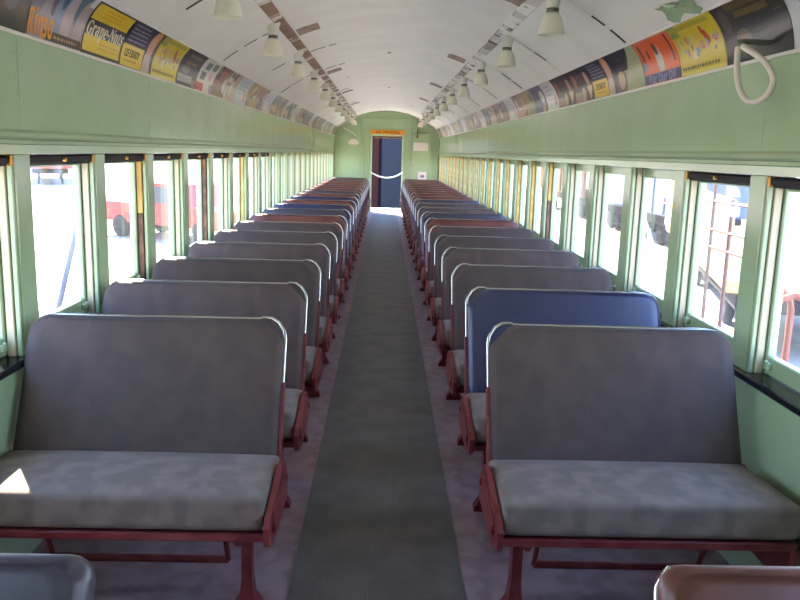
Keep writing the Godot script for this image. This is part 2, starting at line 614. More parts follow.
const SEAM := 4.70
func build_ceiling():
	var c := struct("ceiling", "white painted arched ceiling with peeling battens", "ceiling")
	var seams := [D0]
	for k in range(-3, 11): seams.append(SEAM + 1.72 * k)
	seams.append(D1)
	for i in seams.size() - 1:
		var s := st()
		arch_strip_smooth(s, seams[i] + 0.006, seams[i + 1] - 0.006)
		part(c, "panel", s, M.ceiling)
	# paint still bridging the joints in places
	for i in range(3, seams.size() - 1):
		var s := st()
		var x := -1.34
		var on := rng.randf() < 0.5
		while x < 1.34:
			var l := rng.randf_range(0.06, 0.26)
			var keep := on
			if absf(x) < 0.62: keep = not (rng.randf() < 0.12)
			if keep: arch_strip(s, x, minf(1.34, x + l), seams[i] - 0.0065, seams[i] + 0.0065, 0.006, 3, -0.001)
			on = not on
			x += l
		part(c, "seam_filler", s, M.ceiling)
	# dark strips where the joints are bare
	for i in range(3, seams.size() - 1):
		var q := st()
		for e in [[0.93, 1.09, 0.85], [1.12, 1.22, 0.9], [1.235, 1.325, 0.85], [0.50, 0.58, 0.3], [-1.02, -0.93, 0.8], [-1.17, -1.06, 0.7], [-1.31, -1.20, 0.35], [-0.80, -0.66, 0.6], [-0.62, -0.56, 0.4]]:
			if rng.randf() > e[2]: continue
			var wd := rng.randf_range(0.012, 0.02)
			arch_strip(q, e[0] + rng.randf_range(-0.02, 0.01), e[1] + rng.randf_range(-0.02, 0.01), seams[i] - wd, seams[i] + wd, 0.004, 4, 0.0025)
		part(c, "bare_seam", q, M.seam)
	var s := st()
	# roof above
	var r := struct("trim_1", "dark roof shell above the ceiling", "roof")
	s = st()
	var poly := PackedVector2Array()
	for i in 25:
		var x := lerpf(-XO - 0.03, XO + 0.03, i / 24.0)
		poly.append(Vector2(x, arch_y(x) + 0.14))
	for i in range(24, -1, -1):
		var x := lerpf(-XO - 0.03, XO + 0.03, i / 24.0)
		poly.append(Vector2(x, arch_y(x) + 0.19))
	prism(s, poly, V(0, 0, D0 - 0.12), Vector3.RIGHT, Vector3.UP, Vector3(0, 0, -(D1 - D0 + 0.2)))
	part(r, "roof_sheet", s, M.roof)
	# lengthwise battens at the lamps
	for sd in [-1.0, 1.0]:
		for i in seams.size() - 1:
			if i < 2: continue
			s = st()
			var xc: float = sd * 0.85
			var ang := -asin(xc / 2.197)
			var d0: float = seams[i] + 0.003; var d1: float = seams[i + 1] - 0.003
			boxt(s, Transform3D(Basis(Vector3.BACK, ang), V(xc, arch_y(xc) - 0.006, (d0 + d1) / 2)), Vector3(0.085, 0.016, d1 - d0), 0.004)
			var m: Material = M.peel_right
			if sd < 0: m = M.peel_left if i < 8 else M.peel_mid
			part(c, "batten", s, m)
	# bare wood showing where paint came off
	var spots := [[-0.71, 6.9], [-0.71, 10.35], [-0.71, 13.8], [-0.71, 17.25], [0.79, 5.2], [0.70, 8.65], [0.70, 12.1], [0.68, 15.5], [-0.02, 9.3], [0.0, 14.2]]
	for q in spots:
		s = st()
		var tiny: bool = absf(q[0]) < 0.1
		var hw: float = 0.02 if tiny else 0.105
		var pts := PackedVector2Array()
		var n := 14
		for i in n:
			var a := TAU * i / n
			var cx := clampf(cos(a) * 1.5, -1, 1) * hw; var cd := clampf(sin(a) * 1.5, -1, 1) * (0.06 if tiny else 0.17)
			pts.append(Vector2(cx, cd) * rng.randf_range(0.86, 1.05))
		var xc: float = q[0]
		var b := Basis(Vector3.BACK, -asin(xc / 2.197))
		prism(s, pts, V(xc, arch_y(xc) - 0.0025, q[1]), b * Vector3.RIGHT, Vector3.FORWARD, b * Vector3(0, 0.004, 0))
		part(c, "bare_patch", s, M.bare)
	# curl of old green paint hanging off the ceiling by the cards
	s = st()
	var curl := []
	for i in 7:
		var row := []
		for j in 5:
			var u := i / 6.0; var v := j / 4.0
			var x := 1.335 - 0.10 * v + 0.015 * sin(u * 9.0)
			var d := 3.58 + 0.36 * u + 0.03 * sin(v * 7.0)
			row.append(V(x, arch_y(x) - 0.004 - 0.05 * pow(v, 2.0) * (0.6 + 0.4 * sin(u * 5.0)), d))
		curl.append(row)
	for i in 6:
		for j in 4:
			var A: Vector3 = curl[i][j]; var B: Vector3 = curl[i + 1][j]; var C: Vector3 = curl[i + 1][j + 1]; var E: Vector3 = curl[i][j + 1]
			quadn(s, A, B, C, E, Vector3.DOWN)
			var t := Vector3(0, 0.003, 0)
			quadn(s, A + t, B + t, C + t, E + t, Vector3.UP)
	part(c, "paint_curl", s, M.green)

func arch_strip_smooth(s: SurfaceTool, d0: float, d1: float):
	var n := 36
	for i in n:
		var xa := lerpf(-1.36, 1.36, float(i) / n); var xb := lerpf(-1.36, 1.36, float(i + 1) / n)
		s.set_smooth_group(1)
		quadn(s, V(xa, arch_y(xa), d0), V(xb, arch_y(xb), d0), V(xb, arch_y(xb), d1), V(xa, arch_y(xa), d1), Vector3.DOWN)
		s.set_smooth_group(2)
		quadn(s, V(xa, arch_y(xa) + 0.02, d0), V(xb, arch_y(xb) + 0.02, d0), V(xb, arch_y(xb) + 0.02, d1), V(xa, arch_y(xa) + 0.02, d1), Vector3.UP)
		s.set_smooth_group(-1)
		quadn(s, V(xa, arch_y(xa), d0), V(xb, arch_y(xb), d0), V(xb, arch_y(xb) + 0.02, d0), V(xa, arch_y(xa) + 0.02, d0), Vector3.BACK)
		quadn(s, V(xa, arch_y(xa), d1), V(xb, arch_y(xb), d1), V(xb, arch_y(xb) + 0.02, d1), V(xa, arch_y(xa) + 0.02, d1), Vector3.FORWARD)

# ------------------------------------------------------------------ far bulkhead and what lies beyond
func build_far_end():
	var w := struct("wall_front", "green bulkhead with open doorway at the end of the aisle", "wall")
	var xl := -0.41; var xr := 0.43; var top := 2.10
	var s: SurfaceTool
	for sd in [-1.0, 1.0]:
		s = st()
		var poly := PackedVector2Array()
		var xi: float = xl if sd < 0 else xr
		poly.append(Vector2(xi, 0)); poly.append(Vector2(sd * XO, 0)); poly.append(Vector2(sd * XO, 2.42))
		for i in 9:
			var x := lerpf(sd * 1.36, xi, i / 8.0)
			poly.append(Vector2(x, arch_y(x) + 0.16))
		prism(s, poly, V(0, 0, D1), Vector3.RIGHT, Vector3.UP, Vector3(0, 0, -0.08))
		part(w, "panel", s, M.green)
	s = st()
	var poly := PackedVector2Array([Vector2(xl, top), Vector2(xr, top)])
	for i in 9:
		var x := lerpf(xr, xl, i / 8.0)
		poly.append(Vector2(x, arch_y(x) + 0.16))
	prism(s, poly, V(0, 0, D1), Vector3.RIGHT, Vector3.UP, Vector3(0, 0, -0.08))
	part(w, "transom_panel", s, M.green)
	# casing and raised mouldings
	for e in [[xl - 0.07, xl, 0.0, 2.13], [xr, xr + 0.07, 0.0, 2.13], [xl - 0.07, xr + 0.07, 2.13, 2.15], [-0.72, -0.66, 0.0, 2.56], [0.63, 0.69, 0.0, 2.56], [-0.72, 0.69, 2.56, 2.60], [-1.46, -1.40, 0.0, 2.2], [1.40, 1.46, 0.0, 2.2]]:
		s = st()
		box(s, e[0], e[1], e[2], e[3], D1 - 0.03, D1 - 0.001, 0.008)
		part(w, "casing", s, M.green)
	s = st()
	box(s, xl, xr, 2.045, 2.10, D1 + 0.01, D1 + 0.07, 0.006)
	part(w, "door_lintel", s, M.wood_dark)
	# arched ceiling moulding
	s = st()
	var arc := []
	for i in 17:
		var x := lerpf(-1.30, 1.30, i / 16.0)
		arc.append(V(x, arch_y(x) - 0.03, D1 - 0.02))
	tube(s, arc, 0.03, 8)
	part(w, "arch_moulding", s, M.green)
	# boarded box and notices
	s = st()
	box(s, 0.70, 1.24, 1.35, 2.18, D1 - 0.062, D1 - 0.032, 0.008)
	tag(part(self, "equipment_cabinet", s, M.green), "shallow green cabinet on the bulkhead beside the doorway", "cabinet")
	s = st()
	box(s, 0.74, 1.15, 1.73, 1.95, D1 - 0.068, D1 - 0.063, 0.001)
	var nt := part(self, "notice", s, M.paper)
	tag(nt, "white paper notice on the green cabinet by the doorway", "notice")
	s = st()
	box(s, 0.90, 1.13, 0.90, 1.15, D1 - 0.006, D1 - 0.001, 0.001)
	nt = part(self, "notice", s, M.paper)
	tag(nt, "small white notice with purple mark low beside the doorway", "notice")
	s = st()
	box(s, 0.96, 1.07, 0.99, 1.06, D1 - 0.0075, D1 - 0.006)
	part(nt, "printed_mark", s, mat(Color(0.55, 0.35, 0.55), 0.6))
	# half-round white plate on the other panel
	var pl := thing("wall_plate", "white half-round plate on the bulkhead panel", "plate", V(-0.93, 1.86, D1 - 0.005))
	s = st()
	var half := PackedVector2Array()
	for i in 13: half.append(Vector2(0.15 * cos(PI * i / 12), 0.15 * sin(PI * i / 12)))
	prism(s, half, Vector3.ZERO, Vector3.RIGHT, Vector3.UP, Vector3(0, 0, 0.015))
	part(pl, "plate", s, M.paper)
	s = st()
	boxt(s, Transform3D(Basis(), Vector3(0, -0.02, 0.01)), Vector3(0.22, 0.03, 0.02), 0.005)
	part(pl, "lip", s, M.cream)
	# gold sign
	var sg := thing("door_sign", "gold sign reading NO SMOKING above the open doorway", "sign", V(0.02, 2.21, D1 - 0.03))
	s = st()
	boxt(s, Transform3D(Basis(), Vector3(0, 0, 0.012)), Vector3(0.96, 0.125, 0.02), 0.005)
	part(sg, "sign_plate", s, M.gold)
	var tm := text_arrays("NO SMOKING", 0.075, "Droid Sans")
	s = st()
	text_to(s, tm, func(p: Vector2, z: float): return Vector3(p.x, p.y, 0.0225 + z))
	part(sg, "lettering", s, M.ink)
	# rope across the doorway
	s = st()
	var pts := []
	for i in 15:
		var t := i / 14.0
		pts.append(V(lerpf(xl - 0.03, xr + 0.03, t), 1.11 - 0.15 * 4 * t * (1 - t), D1 - 0.05))
	tube(s, pts, 0.016, 8)
	tag(part(self, "barrier_rope", s, M.rope), "white rope hung across the open doorway", "rope")
	# conduit and brown cord
	s = st()
	tube(s, [V(-1.22, 2.30, D1 - 0.02), V(-0.95, 2.16, D1 - 0.03), V(-0.86, 2.08, D1 - 0.02)], 0.016, 8)
	tag(part(self, "conduit", s, M.white), "pale slanting conduit on the bulkhead above the plate", "pipe")
	s = st()
	tube(s, [V(0.84, 2.60, D1 - 0.05), V(0.85, 2.4, D1 - 0.06), V(0.84, 2.14, D1 - 0.08)], 0.012, 8)
	lathe(s, [[0.0, -0.05], [0.03, -0.04], [0.032, 0.02], [0.012, 0.04]], Transform3D(Basis(), V(0.84, 2.12, D1 - 0.10)), 10)
	tag(part(self, "signal_cord", s, M.wood_dark), "brown cord with a grip hanging above the green cabinet", "cord")
	# open end platform and the vehicle coupled behind
	var pf := struct("trim_2", "pale end platform outside the doorway", "platform")
	s = st()
	box(s, -1.3, 1.3, -0.13, -0.01, D1 + 0.06, D1 + 1.75, 0.01)
	part(pf, "deck_plate", s, mat(Color(0.72, 0.71, 0.68), 0.6))
	var car := thing("parked_car", "dark blue car end with brown door post beyond the doorway", "railcar", V(0, -1.2, 27.2))
	s = st()
	boxt(s, Transform3D(Basis(), Vector3(0.3, 2.55, -3)), Vector3(3.0, 3.3, 6.0), 0.08)
	part(car, "body", s, dull(Color(0.13, 0.142, 0.17)))
	s = st()
	boxt(s, Transform3D(Basis(), Vector3(-0.36, 2.3, 0.02)), Vector3(0.22, 2.7, 0.08), 0.02)
	part(car, "door_post", s, dull(Color(0.16, 0.09, 0.085)))
	s = st()
	boxt(s, Transform3D(Basis(), Vector3(-0.22, 2.3, 0.0)), Vector3(0.12, 2.7, 0.04), 0.01)
	part(car, "door_gap", s, dull(Color(0.05, 0.05, 0.06)))
	s = st()
	boxt(s, Transform3D(Basis(), Vector3(0, 0.62, -3)), Vector3(2.4, 0.5, 5.6), 0.05)
	part(car, "underframe", s, M.roof)
	for e in [-1.6, -4.4]:
		for xx in [-0.75, 0.75]:
			s = st()
			lathe(s, [[0.0, -0.06], [0.42, -0.06], [0.46, -0.03], [0.46, 0.06], [0.0, 0.06]], Transform3D(Basis(Vector3.BACK, PI / 2), Vector3(xx, 0.46, e)), 16)
			part(car, "wheel", s, M.roof)

# lettering as flat triangles in metres, centred on the origin
func text_arrays(t: String, h: float, font: String, bold := true) -> Array:
	var tm := TextMesh.new()
	var f := SystemFont.new()
	f.font_names = PackedStringArray([font])
	f.font_weight = 700 if bold else 400
	tm.font = f
	tm.text = t
	tm.font_size = 64
	tm.pixel_size = h / 64.0 * 1.35
	tm.depth = 0.0006
	tm.curve_step = 4.0
	return tm.get_mesh_arrays()

func text_to(s: SurfaceTool, arr: Array, f: Callable):
	var vs: PackedVector3Array = arr[Mesh.ARRAY_VERTEX]
	var ix = arr[Mesh.ARRAY_INDEX]
	s.set_smooth_group(-1)
	if ix == null or ix.size() == 0:
		for p in vs: s.add_vertex(f.call(Vector2(p.x, p.y), p.z))
	else:
		for i in ix: s.add_vertex(f.call(Vector2(vs[i].x, vs[i].y), vs[i].z))

# ------------------------------------------------------------------ seats
func seat_parts(root: Node3D, sd: float, loop: bool):
	# local frame: origin on the floor under the middle of the cushion; +d (away from the camera) is -z
	var W: float = 1.025 if sd < 0 else 1.0
	var in_: float = -sd            # direction towards the aisle
	var edge: float = in_ * W / 2   # aisle edge
	var s := st()
	# cushion
	var tb := Basis(Vector3.RIGHT, -0.07)
	rbox(s, Transform3D(tb, Vector3(0, 0.468, 0.0)), Vector3(W + 0.015, 0.125, 0.47), 0.027, 0.022, 18)
	part(root, "cushion", s, M.cushion)
	# backrest
	var lean := Vector3(0, 0.533, -0.245).normalized()
	var nrm := Vector3.RIGHT.cross(lean).normalized()   # faces the sitter
	var o := Vector3(0, 0.492, -0.205) - nrm * 0.03
	var H := 0.565
	var out := PackedVector2Array()
	var hw := W / 2
	var a := hw - 0.006
	# counter-clockwise in (x towards aisle = in_)
	var pts := []
	pts.append(Vector2(-hw, 0.015)); pts.append(Vector2(-hw + 0.015, 0.0)); pts.append(Vector2(a - 0.015, 0.0)); pts.append(Vector2(a, 0.015))
	if loop:
		pts.append(Vector2(a, H - 0.10)); pts.append(Vector2(a - 0.008, H - 0.083)); pts.append(Vector2(a - 0.082, H - 0.008)); pts.append(Vector2(a - 0.10, H))
	else:
		for i in 6: pts.append(Vector2(a - 0.05 + 0.05 * cos(PI / 10 * i), H - 0.05 + 0.05 * sin(PI / 10 * i)))
	for i in 6: pts.append(Vector2(-hw + 0.075 - 0.075 * sin(PI / 10 * i), H - 0.09 + 0.09 * cos(PI / 10 * i)))
	for p in pts: out.append(Vector2(p.x * in_, p.y))
	if in_ < 0: out.reverse()
	var dense := PackedVector2Array()
	for i in out.size():
		var pa := out[i]; var pb := out[(i + 1) % out.size()]
		var cnt := maxi(1, int(pa.distance_to(pb) / 0.045))
		for k in cnt: dense.append(pa.lerp(pb, float(k) / cnt))
	out = dense
	s = st()
	pad(s, out, o, Vector3.RIGHT, lean, nrm, 0.068)
	var bk := part(root, "backrest", s, M.taupe)
	# bright metal edge that leaves the corner as a hand loop
	s = st()
	var path := []
	var add := func(u: float, v: float): path.append(o + Vector3(u * in_, 0, 0) + lean * v)
	if loop:
		add.call(-hw + 0.06, H - 0.004)
		add.call(-hw + 0.12, H + 0.003)
		for i in 7: add.call(lerpf(-0.3, a - 0.13, i / 6.0), H + 0.003)
		add.call(a - 0.105, H + 0.004); add.call(a - 0.085, H + 0.010); add.call(a - 0.055, H + 0.008); add.call(a - 0.025, H - 0.010); add.call(a - 0.004, H - 0.042); add.call(a + 0.003, H - 0.075)
	else:
		add.call(a - 0.03, H - 0.005); add.call(a - 0.004, H - 0.04)
	add.call(a + 0.003, H - 0.11)
	for i in 4: add.call(a + 0.003, lerpf(H - 0.2, 0.30, i / 3.0))
	tube(s, path, 0.0075, 8)
	if loop or sd > 0: part(bk, "grip_rail" if loop else "edge_trim", s, M.chrome)
	# red arms that carry the back, at both ends
	for e in [1.0, -1.0]:
		s = st()
		var xa: float = (a + 0.001) * in_ if e > 0 else (-hw - 0.001) * in_
		var wv: Vector3 = Vector3(in_ * e * 0.011, 0, 0)
		var al := 0.31 if e > 0 else 0.02
		var arm := PackedVector2Array([Vector2(-0.02, 0.0), Vector2(0.02, -0.01), Vector2(0.016, al), Vector2(-0.012, al)])
		var o2 := o; o2.x = xa
		prism(s, arm, o2, nrm, lean, wv)
		var pv := o2 + lean * 0.01
		var pv2 := Vector3(xa, 0.44, -0.06)
		var dirv := (pv2 - pv).normalized()
		prism(s, PackedVector2Array([Vector2(0, -0.02), Vector2(pv.distance_to(pv2), -0.016), Vector2(pv.distance_to(pv2), 0.016), Vector2(0, 0.02)]), pv, dirv, dirv.cross(Vector3.RIGHT).normalized(), wv)
		part(root, "back_arm", s, M.red)
	# cast end frame at the aisle
	s = st()
	var ep := PackedVector2Array([Vector2(-0.27, 0.40), Vector2(-0.24, 0.375), Vector2(-0.12, 0.352), Vector2(0.10, 0.352), Vector2(0.20, 0.362), Vector2(0.22, 0.39), Vector2(0.20, 0.46), Vector2(0.14, 0.525), Vector2(0.07, 0.54), Vector2(-0.03, 0.52), Vector2(-0.15, 0.50), Vector2(-0.25, 0.48), Vector2(-0.275, 0.455)])
	prism(s, ep, Vector3(edge + in_ * 0.014, 0, 0), Vector3(0, 0, -1), Vector3.UP, Vector3(in_ * 0.02, 0, 0))
	var ep2 := PackedVector2Array()
	for p in ep: ep2.append(Vector2(-0.03, 0.44) + (p - Vector2(-0.03, 0.44)) * 0.72)
	prism(s, ep2, Vector3(edge + in_ * 0.034, 0, 0), Vector3(0, 0, -1), Vector3.UP, Vector3(in_ * 0.006, 0, 0))
	var ef := part(root, "end_frame", s, M.red)
	for q in [Vector2(-0.20, 0.43), Vector2(0.13, 0.46)]:
		s = st()
		tube(s, [Vector3(edge + in_ * 0.034, q.y, -q.x), Vector3(edge + in_ * 0.046, q.y, -q.x)], 0.013, 8)
		part(ef, "bolt", s, M.red)
	# rails under the cushion
	for z in [0.20, -0.20]:
		s = st()
		boxt(s, Transform3D(Basis(), Vector3(in_ * 0.01 , 0.392 if z > 0 else 0.37, z)), Vector3(W + 0.03, 0.032, 0.035), 0.006)
		part(root, "rail", s, M.red)
	# leg at the aisle end, with a flared foot
	s = st()
	var lx: float = edge - in_ * 0.085
	var leg := PackedVector2Array()
	for p in [[-0.055, 0.0], [0.055, 0.0], [0.052, 0.02], [0.026, 0.06], [0.019, 0.13], [0.018, 0.28], [0.03, 0.325], [0.06, 0.352], [0.06, 0.37], [-0.06, 0.37], [-0.06, 0.352], [-0.03, 0.325], [-0.018, 0.28], [-0.019, 0.13], [-0.026, 0.06], [-0.052, 0.02]]: leg.append(Vector2(p[0], p[1]))
	prism(s, leg, Vector3(lx, 0, -0.03), Vector3.RIGHT, Vector3.UP, Vector3(0, 0, 0.06))
	for z in [-0.11, 0.11]:
		tube(s, [Vector3(lx, 0.30, z * 0.2), Vector3(lx, 0.35, z), Vector3(lx, 0.365, z * 1.75)], 0.016, 8)
	part(root, "leg", s, M.red)
	# bracket to the wall
	s = st()
	boxt(s, Transform3D(Basis(), Vector3(-in_ * (hw + 0.006), 0.30, 0.0)), Vector3(0.03, 0.16, 0.42), 0.008)
	part(root, "wall_bracket", s, M.red)
	# foot rest slung underneath
	s = st()
	var f0 := Vector3(edge - in_ * 0.19, 0, 0); var f1 := Vector3(-edge + in_ * 0.16, 0, 0)
	for q in [f0, f1]:
		tube(s, [q + Vector3(0, 0.372, -0.10), q + Vector3(0, 0.22, -0.12), q + Vector3(0, 0.11, -0.165), q + Vector3(0, 0.10, -0.175)], 0.011, 8)
	tube(s, [f0 + Vector3(0, 0.10, -0.17), f1 + Vector3(0, 0.10, -0.17)], 0.016, 8)
	part(root, "foot_rest", s, M.red)

func recolour(root: Node3D, back: Material, cushion: Material):
	for c in root.get_children():
		var nm := String(c.name)
		if nm.begins_with("backrest"): c.material_override = back
		elif nm.begins_with("cushion"): c.material_override = cushion

func build_seats():
	# colours of the coverings, row 0 nearest the photographer
	var kinds := {"t": ["taupe ribbed cloth", "taupe", "cushion"], "u": ["taupe ribbed cloth", "taupe2", "cushion"], "b": ["blue vinyl", "blue", "cushion"], "s": ["slate blue vinyl", "slate", "slate"], "r": ["red-brown vinyl", "brown", "brown"]}
	var cover := {-1.0: "tututtrsbrbrsrrrrrsrs", 1.0: "tbtuttrsuusrrrrrrrrrr"}
	for sd in [-1.0, 1.0]:
		var xc := -0.9325 if sd < 0 else 0.897
		var proto: Node3D = null
		for i in ROWS:
			var at := V(xc, 0, 2.66 + P * i)
			var root: Node3D
			var k: Array = kinds[cover[sd][i]]
			var from_door := ROWS - i
			var side := "on the loop handle side" if sd > 0 else "across from the loop handle"
			var label := "%s double seat, %s row from the signed doorway, %s" % [k[0], ordinal(from_door), side]
			if proto == null:
				proto = thing("coach_seat", label, "seat", at, "double seats along the aisle")
				seat_parts(proto, sd, true)
				root = proto
			else:
				root = proto.duplicate()
				root.name = numbered("coach_seat")
				add_child(root, true)
				root.position = at
				tag(root, label, "seat", "double seats along the aisle")
			recolour(root, M[k[1]], M[k[2]])
		for i in [-3]:  # seats out of view, added to shade the front rows
			var back: Node3D = proto.duplicate()
			back.name = numbered("coach_seat")
			add_child(back, true)
			back.position = V(xc, 0, 2.66 + P * i)
			tag(back, "added unseen taupe cloth double seat shading the front rows, %s row from the signed doorway, %s" % [ordinal(ROWS - i), "on the loop handle side" if sd > 0 else "across from the loop handle"], "seat", "double seats along the aisle")
		# the seat by the photographer, of which only the top of the back is in view
		var near := thing("coach_seat", ("slate blue vinyl" if sd < 0 else "red-brown vinyl") + " double seat without a hand loop, one place from the nearest taupe row", "seat", V(xc - 0.128 if sd < 0 else xc + 0.085, -0.062, 0.88), "double seats along the aisle")
		seat_parts(near, sd, false)
		recolour(near, M.slate if sd < 0 else M.brown, M.slate if sd < 0 else M.brown)
		for c in near.get_children():
			if String(c.name).begins_with("leg") or String(c.name).begins_with("wall_bracket"): c.position.y += 0.062

# ------------------------------------------------------------------ lamps
func build_lamps():
	var proto: Node3D = null
	for sd in [-1.0, 1.0]:
		var side := "on the loop handle side" if sd > 0 else "across from the loop handle"
		for k in range(-1, 11):
			var d: float = (4.44 + 1.72 * k) if sd < 0 else (4.70 + 1.71 * k)
			var xc: float = sd * 0.90
			var at := V(xc, arch_y(xc), d)
			var label := "white glass bell lamp %s, %s from the signed doorway" % [side, ordinal(11 - k)]
			var root: Node3D
			if proto == null:
				proto = thing("ceiling_lamp", label, "lamp", at, "bell lamps along the ceiling")
				root = proto
				var s := st()
				lathe(s, [[0.0, -0.085], [0.034, -0.085], [0.038, -0.075], [0.044, -0.03], [0.055, 0.0], [0.058, 0.03], [0.0, 0.03]], Transform3D(), 18)
				part(root, "canopy", s, M.white)
				s = st()
				lathe(s, [[0.0, -0.108], [0.033, -0.108], [0.036, -0.104], [0.036, -0.088], [0.033, -0.085], [0.0, -0.085]], Transform3D(), 18)
				part(root, "socket_ring", s, M.socket)
				s = st()
				lathe(s, [[0.072, -0.232], [0.076, -0.234], [0.077, -0.226], [0.074, -0.205], [0.067, -0.170], [0.056, -0.138], [0.045, -0.118], [0.035, -0.107], [0.043, -0.120], [0.053, -0.139], [0.064, -0.170], [0.071, -0.205], [0.072, -0.232]], Transform3D(), 24)
				part(root, "glass_shade", s, M.shade)
			else:
				root = proto.duplicate()
				root.name = numbered("ceiling_lamp")
				add_child(root, true)
				root.position = at
				tag(root, label, "lamp", "bell lamps along the ceiling")

# ------------------------------------------------------------------ advertising cards
class Art:
	var im: Image
	func _init(w: int, h: int, c: Color):
		im = Image.create(w, h, false, Image.FORMAT_RGB8)
		im.fill(c)
	func rect(x: float, y: float, w: float, h: float, c: Color):
		im.fill_rect(Rect2i(int(x * im.get_width()), int(y * im.get_height()), maxi(1, int(w * im.get_width())), maxi(1, int(h * im.get_height()))), c)
	func oval(x: float, y: float, rx: float, ry: float, c: Color):
		var W := im.get_width(); var H := im.get_height()
		for j in range(maxi(0, int((y - ry) * H)), mini(H, int((y + ry) * H) + 1)):
			for i in range(maxi(0, int((x - rx) * W)), mini(W, int((x + rx) * W) + 1)):
				var dx := (float(i) / W - x) / rx; var dy := (float(j) / H - y) / ry
				if dx * dx + dy * dy < 1.0: im.set_pixel(i, j, c)
	func poly(pts: PackedVector2Array, c: Color):
		var W := im.get_width(); var H := im.get_height()
		for j in H:
			for i in W:
				if Geometry2D.is_point_in_polygon(Vector2(float(i) / W, float(j) / H), pts): im.set_pixel(i, j, c)
	func lines(x: float, y: float, w: float, n: int, step: float, h: float, c: Color, seed_: int):
		# rows of small print too blurred to read
		var r := RandomNumberGenerator.new(); r.seed = seed_
		for k in n:
			var q := x
			while q < x + w * r.randf_range(0.8, 1.0):
				var l := r.randf_range(0.02, 0.06)
				rect(q, y + k * step, minf(l, x + w - q), h, c)
				q += l + 0.015
	func grain(seed_: int, amount: float):
		var r := RandomNumberGenerator.new(); r.seed = seed_
		for j in im.get_height():
			for i in im.get_width():
				var c := im.get_pixel(i, j); var k := r.randf_range(-amount, amount)
				im.set_pixel(i, j, Color(clampf(c.r + k, 0, 1), clampf(c.g + k, 0, 1), clampf(c.b + k, 0, 1)))
	func tex(seed_: int) -> ImageTexture:
		grain(seed_, 0.02)
		im.generate_mipmaps()
		return ImageTexture.create_from_image(im)

